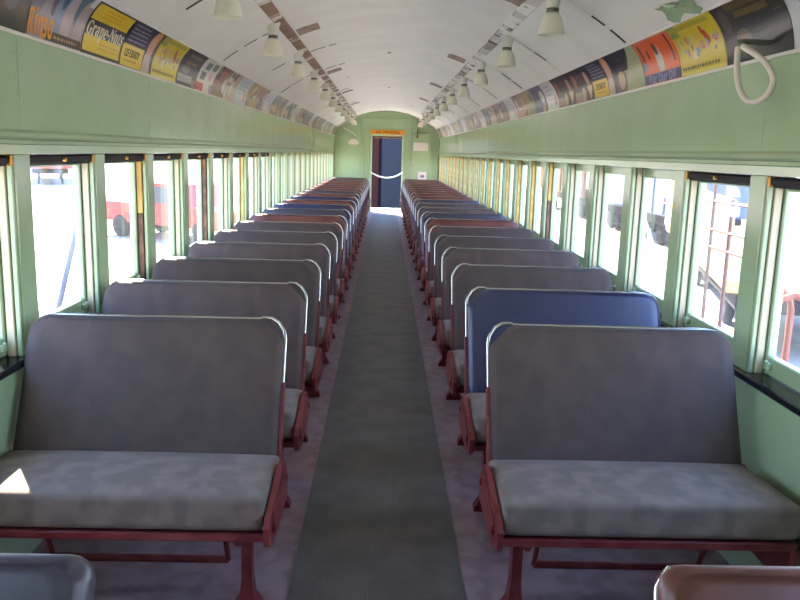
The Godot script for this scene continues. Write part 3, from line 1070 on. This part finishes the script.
func art(kind: String, sd_: int) -> ImageTexture:
	var a: Art
	var r := RandomNumberGenerator.new(); r.seed = sd_
	var yel := Color(0.86, 0.74, 0.12); var navy := Color(0.13, 0.15, 0.27)
	match kind:
		"dark":
			a = Art.new(192, 96, Color(0.13, 0.13, 0.15))
			a.oval(0.72, 0.30, 0.14, 0.34, Color(0.62, 0.64, 0.66)); a.oval(0.73, 0.42, 0.11, 0.34, Color(0.24, 0.25, 0.33)); a.oval(0.74, 0.22, 0.07, 0.20, Color(0.76, 0.60, 0.54)); a.rect(0.05, 0.1, 0.35, 0.3, Color(0.55, 0.66, 0.62))
		"soap":
			a = Art.new(192, 96, Color(0.60, 0.57, 0.60))
			a.oval(0.08, 0.2, 0.12, 0.5, Color(0.48, 0.45, 0.52)); a.oval(0.36, 0.25, 0.06, 0.35, Color(0.40, 0.34, 0.40)); a.oval(0.48, 0.45, 0.10, 0.6, Color(0.50, 0.56, 0.66)); a.oval(0.50, 0.1, 0.05, 0.35, Color(0.25, 0.40, 0.48)); a.oval(0.64, 0.6, 0.09, 0.55, Color(0.70, 0.64, 0.64)); a.poly(PackedVector2Array([Vector2(0.70, 0), Vector2(0.90, 0), Vector2(0.80, 0.66), Vector2(0.74, 0.5)]), Color(0.30, 0.43, 0.50)); a.oval(0.88, 0.6, 0.08, 0.5, Color(0.66, 0.60, 0.60)); a.rect(0.9, 0.0, 0.1, 0.2, Color(0.82, 0.82, 0.80)); a.rect(0.28, 0.85, 0.72, 0.15, Color(0.22, 0.16, 0.13)); a.lines(0.46, 0.90, 0.5, 1, 0.1, 0.05, Color(0.70, 0.58, 0.44), 5)
		"cereal":
			a = Art.new(192, 96, Color(0.10, 0.11, 0.16))
			a.rect(0.03, 0.04, 0.94, 0.34, yel); a.rect(0.03, 0.66, 0.94, 0.30, yel); a.lines(0.26, 0.10, 0.5, 3, 0.08, 0.035, Color(0.80, 0.56, 0.12), 4); a.lines(0.40, 0.76, 0.5, 2, 0.08, 0.035, Color(0.82, 0.56, 0.12), 6)
		"bar":
			a = Art.new(192, 96, navy)
			a.rect(0, 0.55, 0.66, 0.45, yel); a.lines(0.08, 0.08, 0.55, 5, 0.09, 0.04, Color(0.70, 0.70, 0.76), 8); a.oval(0.82, 0.30, 0.13, 0.34, Color(0.78, 0.55, 0.30)); a.oval(0.80, 0.42, 0.09, 0.28, Color(0.82, 0.62, 0.55)); a.poly(PackedVector2Array([Vector2(0.66, 1), Vector2(0.70, 0.6), Vector2(0.9, 0.6), Vector2(0.93, 1)]), Color(0.74, 0.66, 0.62)); a.rect(0.93, 0.2, 0.07, 0.8, Color(0.22, 0.26, 0.40)); a.lines(0.12, 0.86, 0.4, 1, 0.1, 0.05, Color(0.70, 0.50, 0.12), 2)
		"party":
			a = Art.new(192, 96, Color(0.80, 0.72, 0.16))
			a.rect(0, 0, 0.2, 0.25, Color(0.50, 0.58, 0.34)); a.rect(0.0, 0.05, 0.9, 0.10, Color(0.64, 0.60, 0.16))
			for q in 34:
				var c: Color = [Color(0.70, 0.24, 0.16), Color(0.48, 0.56, 0.60), Color(0.78, 0.62, 0.52), Color(0.62, 0.68, 0.64), Color(0.72, 0.50, 0.40), Color(0.42, 0.46, 0.50), Color(0.80, 0.76, 0.62)][r.randi() % 7]
				a.oval(r.randf_range(0.08, 0.95), r.randf_range(0.32, 0.68), r.randf_range(0.015, 0.04), r.randf_range(0.03, 0.09), c)
			for q in [[0.66, 0.26, 0.03, 0.10, Color(0.72, 0.22, 0.12)], [0.70, 0.36, 0.04, 0.09, Color(0.72, 0.22, 0.12)], [0.74, 0.46, 0.03, 0.08, Color(0.68, 0.24, 0.14)]]: a.oval(q[0], q[1], q[2], q[3], q[4])
			a.lines(0.05, 0.86, 0.85, 1, 0.1, 0.06, Color(0.36, 0.32, 0.12), 3); a.rect(0, 0.94, 1, 0.06, Color(0.86, 0.82, 0.42))
		"script":
			a = Art.new(192, 96, Color(0.13, 0.14, 0.20))
			a.lines(0.25, 0.12, 0.6, 2, 0.22, 0.10, Color(0.58, 0.46, 0.26), 7); a.oval(0.35, 0.55, 0.2, 0.12, Color(0.34, 0.40, 0.40)); a.rect(0.05, 0.72, 0.7, 0.2, Color(0.62, 0.60, 0.64)); a.rect(0.75, 0.8, 0.2, 0.2, Color(0.50, 0.40, 0.40))
		"stamps":
			a = Art.new(192, 96, Color(0.82, 0.80, 0.78))
			for q in [[0.22, 0.12], [0.60, 0.08], [0.14, 0.44]]: a.rect(q[0], q[1], 0.28, 0.24, Color(0.30, 0.42, 0.38))
			a.rect(0.0, 0.78, 0.42, 0.22, Color(0.78, 0.20, 0.16)); a.rect(0.62, 0.45, 0.2, 0.2, Color(0.80, 0.66, 0.62)); a.rect(0.8, 0.75, 0.2, 0.25, Color(0.60, 0.56, 0.66))
		"orange":
			a = Art.new(192, 96, Color(0.86, 0.36, 0.12))
			a.rect(0.08, 0.10, 0.05, 0.62, Color(0.14, 0.11, 0.10)); a.rect(0.24, 0.28, 0.05, 0.2, Color(0.20, 0.12, 0.10)); a.rect(0.88, 0.06, 0.045, 0.60, Color(0.14, 0.11, 0.10)); a.oval(0.52, 0.52, 0.09, 0.34, Color(0.74, 0.74, 0.68)); a.oval(0.5, 0.28, 0.05, 0.14, Color(0.30, 0.16, 0.12)); a.rect(0.0, 0.80, 1.0, 0.20, Color(0.22, 0.22, 0.42)); a.rect(0.0, 0.0, 1.0, 0.05, Color(0.76, 0.50, 0.36)); a.oval(0.08, 0.62, 0.07, 0.12, Color(0.52, 0.54, 0.60))
		"wedge":
			a = Art.new(192, 96, Color(0.62, 0.66, 0.50))
			a.poly(PackedVector2Array([Vector2(0, 0), Vector2(0.78, 0), Vector2(0.50, 0.52), Vector2(0, 0.56)]), Color(0.12, 0.13, 0.20)); a.poly(PackedVector2Array([Vector2(0.0, 0.56), Vector2(0.42, 0.56), Vector2(0.38, 1), Vector2(0.0, 1)]), Color(0.40, 0.32, 0.28)); a.oval(0.22, 0.72, 0.12, 0.22, Color(0.70, 0.60, 0.50)); a.rect(0.24, 0.20, 0.2, 0.07, Color(0.36, 0.30, 0.34))
		"plaque":
			a = Art.new(192, 96, Color(0.17, 0.17, 0.17))
			a.rect(0.22, 0.02, 0.6, 0.13, Color(0.36, 0.31, 0.16)); a.rect(0.30, 0.18, 0.50, 0.12, Color(0.40, 0.35, 0.18)); a.oval(0.32, 0.68, 0.12, 0.2, Color(0.34, 0.34, 0.28)); a.oval(0.32, 0.66, 0.05, 0.08, Color(0.46, 0.34, 0.24)); a.oval(0.12, 0.3, 0.07, 0.22, Color(0.34, 0.30, 0.28)); a.rect(0.84, 0.36, 0.10, 0.03, Color(0.40, 0.38, 0.34))
		"theatre":
			a = Art.new(192, 96, Color(0.12, 0.11, 0.13))
			a.oval(0.16, 0.35, 0.10, 0.24, Color(0.60, 0.30, 0.28)); a.oval(0.80, 0.38, 0.08, 0.22, Color(0.74, 0.50, 0.46)); a.poly(PackedVector2Array([Vector2(0.68, 0.6), Vector2(0.94, 0.6), Vector2(0.82, 1)]), Color(0.76, 0.66, 0.48)); a.lines(0.34, 0.22, 0.3, 2, 0.2, 0.08, Color(0.40, 0.22, 0.20), 3); a.rect(0.0, 0.72, 0.6, 0.28, Color(0.56, 0.48, 0.40)); a.oval(0.5, 0.8, 0.08, 0.2, Color(0.70, 0.60, 0.44)); a.rect(0.0, 0.9, 0.3, 0.1, Color(0.66, 0.46, 0.42))
		"pale":
			a = Art.new(96, 48, Color(0.80, 0.79, 0.78).lerp(Color(0.70, 0.76, 0.80), r.randf()))
			a.lines(0.15, 0.15, 0.7, 4, 0.16, 0.07, Color(0.60, 0.60, 0.62), sd_); a.oval(0.8, 0.7, 0.12, 0.2, Color(0.76, 0.52, 0.48))
		_:
			var bases := [Color(0.20, 0.20, 0.24), Color(0.46, 0.44, 0.44), Color(0.52, 0.42, 0.34), Color(0.70, 0.66, 0.60), Color(0.24, 0.27, 0.38), Color(0.62, 0.52, 0.22), Color(0.60, 0.42, 0.42)]
			a = Art.new(96, 48, bases[sd_ % bases.size()])
			for q in 6:
				var c: Color = [Color(0.74, 0.60, 0.50), Color(0.78, 0.76, 0.72), Color(0.26, 0.30, 0.42), Color(0.72, 0.60, 0.18), Color(0.60, 0.26, 0.22), Color(0.16, 0.15, 0.17), Color(0.44, 0.52, 0.48)][r.randi() % 7]
				if q % 2 == 0: a.oval(r.randf(), r.randf(), r.randf_range(0.08, 0.2), r.randf_range(0.15, 0.35), c)
				else: a.rect(r.randf_range(0, 0.7), r.randf_range(0, 0.8), r.randf_range(0.1, 0.4), r.randf_range(0.1, 0.35), c)
	return a.tex(sd_)

func card_point(sd: float, near: float, len_: float, u: float, v: float, off: float) -> Vector3:
	# u: 0..1 in reading direction, v: 0..1 upwards
	var p := cove(0.03 + 0.94 * v, off)
	var d: float = near + len_ * (u if sd < 0 else 1.0 - u)
	return V(sd * p.x, p.y, d)

func card(sd: float, near: float, far: float, tex: Material, called: String, label: String, back: Material) -> MeshInstance3D:
	var len_ := far - near - 0.006
	var s := SurfaceTool.new()
	s.begin(Mesh.PRIMITIVE_TRIANGLES)
	s.set_smooth_group(1)
	var n := 8
	var dir := Vector3(-sd, 0, 0)
	for i in n:
		for q in [[0.0035, dir], [0.0020, -dir]]:
			var c := []
			for e in [[0.0, i], [1.0, i], [1.0, i + 1], [0.0, i + 1]]:
				c.append([card_point(sd, near + 0.003, len_, e[0], float(e[1]) / n, q[0]), Vector2(e[0], 1.0 - float(e[1]) / n)])
			if ((c[1][0] - c[0][0]).cross(c[2][0] - c[0][0])).dot(q[1]) < 0: c = [c[0], c[3], c[2], c[1]]
			for t in [[0, 2, 1], [0, 3, 2]]:
				for k in t:
					s.set_uv(c[k][1]); s.add_vertex(c[k][0])
	# edges
	s.set_smooth_group(-1)
	for e in [0.0, 1.0]:
		for i in n:
			s.set_uv(Vector2(e, 0.5))
			var a := card_point(sd, near + 0.003, len_, e, float(i) / n, 0.0035); var b := card_point(sd, near + 0.003, len_, e, float(i + 1) / n, 0.0035)
			var c := card_point(sd, near + 0.003, len_, e, float(i + 1) / n, 0.002); var f := card_point(sd, near + 0.003, len_, e, float(i) / n, 0.002)
			quadn(s, a, b, c, f, V(0, 0, -1 if (e == 0.0) == (sd < 0) else 1))
	s.generate_normals()
	var m := s.commit()
	m.surface_set_material(0, tex)
	var o := place(self, "advertising_card", m)
	tag(o, label, "advert", "advertising cards in the cove")
	return o

func card_text(o: Node3D, sd: float, near: float, far: float, t: String, font: String, h: float, cu: float, cv: float, squeeze: float, col: Color, bold := true, slant := 0.0):
	var len_ := far - near
	var arr := text_arrays(t, h, font, bold)
	var s := st()
	var flip := false
	text_to(s, arr, func(p: Vector2, z: float):
		var u := cu + (p.x * squeeze + p.y * slant) / len_
		var v := cv + p.y / 0.275
		return card_point(sd, near, len_, u, v, 0.0042 + z))
	part(o, "lettering", s, mat(col, 0.5))

func build_cards():
	var mats := {}
	var get_mat := func(kind: String, sd_: int) -> Material:
		var key := "%s%d" % [kind, sd_]
		if not mats.has(key):
			var m := mat(Color.WHITE, 0.3)
			m.albedo_texture = art(kind, sd_)
			mats[key] = m
		return mats[key]
	var L := [
		[2.12, 2.68, "mix", "mixed brown and cream advertising card beside the dark card with a pale figure"],
		[2.68, 3.238, "dark", "dark advertising card with a pale round figure beside the lilac card"],
		[3.238, 3.80, "soap", "lilac advertising card with tall orange lettering and teal figures"],
		[3.80, 4.34, "cereal", "black and yellow card with cream lettering on a black band"],
		[4.34, 4.90, "bar", "navy and yellow card with dark lettering, next to the black and yellow card"],
		[4.90, 5.467, "party", "yellow card with coloured figures, between two navy cards"],
		[5.467, 6.02, "script", "navy card with dull gold lines, next to a yellow figure card"],
		[6.02, 6.56, "stamps", "white card with three green squares and a red corner"],
		[6.56, 7.02, "mix", "grey and brown card beside the white card with green squares"],
		[7.02, 7.49, "mix", "brown card with yellow patches, beside a plain white card"],
		[7.49, 8.11, "pale", "plain white card with faint print, second past the green squares"]]
	var R := [
		[2.40, 2.98, "pale", "pale blue card beside the black plaque card at the loop handle"],
		[2.98, 3.555, "plaque", "black card with gold lettered blocks just above the loop handle"],
		[3.555, 4.095, "party", "yellow card with coloured figures, next to the black plaque card"],
		[4.095, 4.654, "orange", "bright orange card with blue lettering along the bottom"],
		[4.654, 5.215, "wedge", "card with a black wedge and grey-green panel beside the orange card"],
		[5.215, 5.769, "bar", "navy and yellow card on the loop handle side"],
		[5.769, 6.33, "theatre", "black card with a pink figure beside the navy and yellow card"],
		[6.33, 6.95, "theatre", "black card with a red face, second beyond the navy and yellow card"],
		[6.95, 7.42, "pale", "pale card with faint print beside two black figure cards"],
		[7.42, 7.98, "mix", "dark maroon and grey card beside a pale card"]]
	var i := 0
	for sd in [-1.0, 1.0]:
		var list: Array = L if sd < 0 else R
		var d: float = list[-1][1]
		var n := 0
		while d < D1 - 0.35:
			n += 1
			list.append([d, d + 0.56, "pale" if n % 5 == 3 else "mix", ""])
			d += 0.56
		for k in list.size():
			var q: Array = list[k]
			i += 1
			var label: String = q[3]
			if label == "":
				label = "small %s card, %s from the signed doorway, %s" % ["pale" if q[2] == "pale" else "multicoloured", ordinal(list.size() - k), "on the loop handle side" if sd > 0 else "across from the loop handle"]
			var seed_ := 0
			if q[2] in ["mix", "pale"]: seed_ = i % (14 if q[2] == "mix" else 3)
			var o := card(sd, q[0], q[1], get_mat.call(q[2], seed_), "advertising_card", label, M.paper)
			match q[2]:
				"soap": card_text(o, sd, q[0], q[1], "Rinso", "Droid Sans", 0.11, 0.215, 0.22, 0.64, Color(0.90, 0.60, 0.12))
				"cereal": card_text(o, sd, q[0], q[1], "Grape-Nuts", "Droid Serif", 0.075, 0.50, 0.47, 0.86, Color(0.86, 0.84, 0.72))
				"bar": card_text(o, sd, q[0], q[1], "LIFEBUOY", "Droid Sans", 0.046, 0.32, 0.28, 0.86, Color(0.20, 0.17, 0.12))
				"orange": card_text(o, sd, q[0], q[1], "For Our Oil", "Droid Sans", 0.05, 0.50, 0.10, 1.15, Color(0.62, 0.62, 0.74))

func build_strap():
	# white loop handle hung from the foot of the cove
	var t := thing("loop_handle", "white teardrop loop handle hanging below the black card", "handle", V(1.33, 2.117, 3.14))
	var s := st()
	boxt(s, Transform3D(Basis(), Vector3(0.055, 0.02, 0)), Vector3(0.125, 0.02, 0.022), 0.005)
	lathe(s, [[0.0, -0.008], [0.014, -0.006], [0.014, 0.02], [0.0, 0.024]], Transform3D(Basis(), Vector3(-0.005, 0.005, 0)), 10)
	part(t, "bracket", s, M.socket)
	s = st()
	var pts := []
	var ctrl := [Vector2(0.0, 0.0), Vector2(0.004, -0.07), Vector2(0.018, -0.14), Vector2(0.05, -0.195), Vector2(0.095, -0.212), Vector2(0.142, -0.185), Vector2(0.160, -0.135), Vector2(0.135, -0.085), Vector2(0.085, -0.040), Vector2(0.018, 0.002)]
	for i in ctrl.size() - 1:
		for k in 4:
			var a: Vector2 = ctrl[maxi(0, i - 1)]; var b: Vector2 = ctrl[i]; var c: Vector2 = ctrl[i + 1]; var e: Vector2 = ctrl[mini(ctrl.size() - 1, i + 2)]
			var p := b.cubic_interpolate(c, a, e, k / 4.0)
			pts.append(Vector3(p.x * 0.55 - 0.012, p.y, p.x * 0.84))
	pts.append(Vector3(-0.002, 0.002, 0.015))
	tube(s, pts, 0.0115, 10)
	part(t, "loop", s, mat(Color(0.92, 0.88, 0.83), 0.4))

# ------------------------------------------------------------------ the yard outside
func build_outside():
	var G := -1.2
	var g := struct("ground", "pale gravel and concrete of the yard outside", "ground")
	var s := st()
	box(s, -150, 150, G - 0.3, G, -80, 220)
	part(g, "gravel", s, tmat(mottled(31, Color(0.60, 0.565, 0.51), Color(0.68, 0.645, 0.59), 0.03, 0.2, 0.8), 0.9, 0.25))
	# long red freight car far off
	boxcar("freight_car", "faded red freight car across the yard, away from the loop handle", V(-22.6, G, 54.0), 0.40, Vector3(2.9, 3.2, 13), Color(0.62, 0.28, 0.24))
	# red pickup truck
	pickup(V(-4.15, G, 23.6), 1.05)
	# slanting grey pole
	s = st()
	tube(s, [V(-4.0, G, 8.85), V(-4.0, 2.2, 11.4)], 0.035, 10)
	tag(part(self, "slanting_pole", s, mat(Color(0.34, 0.35, 0.37), 0.6)), "slanting grey pole seen through the window past the nearest row", "pole")
	s = st()
	prism(s, PackedVector2Array([Vector2(3.90, G), Vector2(4.39, G), Vector2(4.263, 0.75), Vector2(4.205, 1.60), Vector2(4.205, 1.68), Vector2(4.58, 1.68), Vector2(4.58, 2.3), Vector2(3.90, 2.3)]), Vector3(-1.92, 0, 0), Vector3(0, 0, -1), Vector3.UP, Vector3(-0.05, 0, 0))  # reddish plank; the wide top is added to keep sun off the floor
	tag(part(self, "plank_with_sun_blocker", s, mat(Color(0.36, 0.24, 0.24), 0.7)), "faded reddish plank close outside the near window with an added sun-blocking top", "board")
	# other side: railings, ladder hoops, wagons
	wagon(V(6.2, G, 10.8), deg_to_rad(-15))
	boxcar("freight_car", "blue-grey freight car on the next track, loop handle side", V(10.2, G, 24.5), 0.0, Vector3(2.8, 3.0, 9), Color(0.30, 0.36, 0.48))
	boxcar("freight_car", "brown freight car behind the blue-grey one", V(10.2, G, 35.0), 0.0, Vector3(2.8, 3.2, 11), Color(0.42, 0.30, 0.24))
	railing(V(3.55, G, 7.6))
	hoops(V(2.72, G, 5.4))
	# white stair handrail
	var hr := thing("stair_handrail", "white sloping handrail standing beside the freight cars", "handrail", V(4.5, G, 12.4))
	for e in [0.0, 0.45]:
		s = st()
		tube(s, [V(0, 0.55 + e, 0), V(0, 1.55 + e, 1.4)], 0.03, 8)
		part(hr, "rail", s, M.white)
	for k in 4:
		s = st()
		tube(s, [V(0, 0, 0.45 * k), V(0, 1.0 + 0.32 * k, 0.45 * k)], 0.022, 8)
		part(hr, "post", s, M.white)
	# rubble along the track
	rng.seed = 3
	for i in 14:
		s = st()
		var r := rng.randf_range(0.14, 0.32)
		rbox(s, Transform3D(Basis(Vector3.UP, rng.randf() * TAU), Vector3.ZERO), Vector3(r * 2, r * 1.3, r * 1.6), r * 0.4, 0.03, 5)
		var o := part(self, "rubble_block", s, mat(Color(0.68, 0.66, 0.63), 0.9))
		o.position = V(3.4 + 0.85 * (i % 2) + rng.randf_range(-0.1, 0.1), G + r * 0.6, 10.2 + 0.75 * i / 1.5)
		tag(o, "pale rubble block lying beside the freight cars", "rubble", "rubble beside the freight cars")

func boxcar(called: String, label: String, at: Vector3, turn: float, size: Vector3, col: Color):
	var t := thing(called, label, "railcar", at)
	t.rotation.y = turn
	var m := mat(col, 0.7)
	var s := st()
	boxt(s, Transform3D(Basis(), Vector3(0, 1.1 + size.y / 2, -size.z / 2)), size, 0.05)
	part(t, "body", s, m)
	for sd in [-1.0, 1.0]:
		s = st()
		boxt(s, Transform3D(Basis(), Vector3(sd * (size.x / 2 + 0.04), 1.1 + size.y * 0.46, -size.z / 2)), Vector3(0.08, size.y * 0.86, 1.9), 0.02)
		part(t, "sliding_door", s, m)
		for k in 9:
			s = st()
			boxt(s, Transform3D(Basis(), Vector3(sd * (size.x / 2 + 0.025), 1.1 + size.y / 2, -0.2 - (size.z - 0.4) * k / 8.0)), Vector3(0.05, size.y * 0.96, 0.07), 0.01)
			part(t, "rib", s, m)
	s = st()
	boxt(s, Transform3D(Basis(), Vector3(0, 0.92, -size.z / 2)), Vector3(size.x * 0.8, 0.34, size.z * 0.96), 0.03)
	part(t, "underframe", s, M.roof)
	for e in [0.12, 0.22, 0.78, 0.88]:
		for xx in [-0.75, 0.75]:
			s = st()
			lathe(s, [[0.0, -0.06], [0.40, -0.06], [0.43, -0.03], [0.43, 0.06], [0.0, 0.06]], Transform3D(Basis(Vector3.BACK, PI / 2), Vector3(xx, 0.43, -size.z * e)), 16)
			part(t, "wheel", s, M.roof)

func wagon(at: Vector3, turn: float):
	var t := thing("flat_wagon", "ochre-sided flat wagon with dark underframe on the diverging track", "wagon", at)
	t.rotation.y = turn
	var ochre := mat(Color(0.78, 0.62, 0.40), 0.7)
	var s := st()
	for k in 8:
		s = st()
		boxt(s, Transform3D(Basis(), Vector3(-1.3, 1.75, -0.65 - 1.3 * k)), Vector3(0.08, 1.2, 1.27), 0.015)
		part(t, "side_panel", s, ochre)
	s = st()
	boxt(s, Transform3D(Basis(), Vector3(0, 1.1, -5.2)), Vector3(2.6, 0.2, 10.4), 0.03)
	part(t, "bed", s, ochre)
	s = st()
	boxt(s, Transform3D(Basis(), Vector3(0, 0.85, -5.2)), Vector3(2.2, 0.3, 10.0), 0.03)
	part(t, "underframe", s, M.roof)
	for e in [1.2, 2.9, 7.4, 9.1]:
		for xx in [-0.75, 0.75]:
			s = st()
			lathe(s, [[0.0, -0.06], [0.40, -0.06], [0.43, -0.03], [0.43, 0.06], [0.0, 0.06]], Transform3D(Basis(Vector3.BACK, PI / 2), Vector3(xx, 0.43, -e)), 16)
			part(t, "wheel", s, M.roof)

func railing(at: Vector3):
	var t := thing("pipe_railing", "tall thin rusty pipe railing outside the loop handle side windows", "railing", at)
	var m := mat(Color(0.42, 0.30, 0.27), 0.7)
	for k in 5:
		var s := st()
		tube(s, [V(0.02 * k, 0, 0.5 * k), V(0.02 * k, 2.5 + (1.3 if k == 2 else 0.0), 0.5 * k)], 0.022, 8)
		part(t, "post", s, m)
	for y in [1.95, 2.14, 2.45]:
		var s := st()
		tube(s, [V(0, y, 0), V(0.08, y, 2.0)], 0.018, 8)
		part(t, "rail", s, m)

func hoops(at: Vector3):
	var t := thing("rusty_ladder", "rusty red ladder with hooped top close outside the near window", "ladder", at)
	var m := mat(Color(0.55, 0.26, 0.18), 0.7)
	for k in 2:
		var s := st()
		var pts := [V(0, 0, 0.32 * k), V(0, 1.2, 0.32 * k), V(0, 1.75, 0.32 * k)]
		for i in 7: pts.append(V(0.16 - 0.16 * cos(PI * i / 6), 1.8 + 0.16 * sin(PI * i / 6), 0.32 * k))
		pts.append(V(0.32, 1.3, 0.32 * k))
		tube(s, pts, 0.025, 8)
		part(t, "stringer", s, m)
	for k in 6:
		var s := st()
		tube(s, [V(0, 0.25 + 0.27 * k, 0), V(0, 0.25 + 0.27 * k, 0.32)], 0.016, 8)
		part(t, "rung", s, m)
	var s := st()
	tube(s, [V(0.1, 0, 0.5), V(0.1, 3.6, 0.5)], 0.03, 8)
	part(t, "standpipe", s, m)

func pickup(at: Vector3, turn: float):
	var t := thing("pickup_truck", "bright red pickup truck parked across the yard", "truck", at)
	t.rotation.y = turn
	var red := mat(Color(0.75, 0.10, 0.10), 0.3)
	var s := st()
	# side outline along d, extruded across
	var side := PackedVector2Array([Vector2(0, 0.45), Vector2(0.05, 1.0), Vector2(1.3, 1.08), Vector2(1.75, 1.08), Vector2(2.3, 1.1), Vector2(5.3, 1.1), Vector2(5.35, 0.5)])
	prism(s, side, Vector3(-0.95, 0, 0), Vector3(0, 0, -1), Vector3.UP, Vector3(1.9, 0, 0))
	part(t, "body", s, red)
	s = st()
	prism(s, PackedVector2Array([Vector2(1.35, 1.08), Vector2(1.9, 1.72), Vector2(3.1, 1.74), Vector2(3.3, 1.1)]), Vector3(-0.85, 0, 0), Vector3(0, 0, -1), Vector3.UP, Vector3(1.7, 0, 0))
	part(t, "cab", s, red)
	for sd in [-1.0, 1.0]:
		s = st()
		prism(s, PackedVector2Array([Vector2(1.65, 1.14), Vector2(2.02, 1.62), Vector2(2.95, 1.64), Vector2(3.1, 1.14)]), Vector3(sd * 0.852, 0, 0), Vector3(0, 0, -1), Vector3.UP, Vector3(sd * 0.012, 0, 0))
		part(t, "side_glass", s, mat(Color(0.20, 0.24, 0.28), 0.1))
	for e in [0.95, 4.3]:
		for sd in [-1.0, 1.0]:
			s = st()
			lathe(s, [[0.0, -0.11], [0.30, -0.11], [0.36, -0.08], [0.36, 0.08], [0.30, 0.11], [0.0, 0.11]], Transform3D(Basis(Vector3.BACK, PI / 2), Vector3(sd * 0.86, 0.36, -e)), 16)
			part(t, "wheel", s, M.roof)
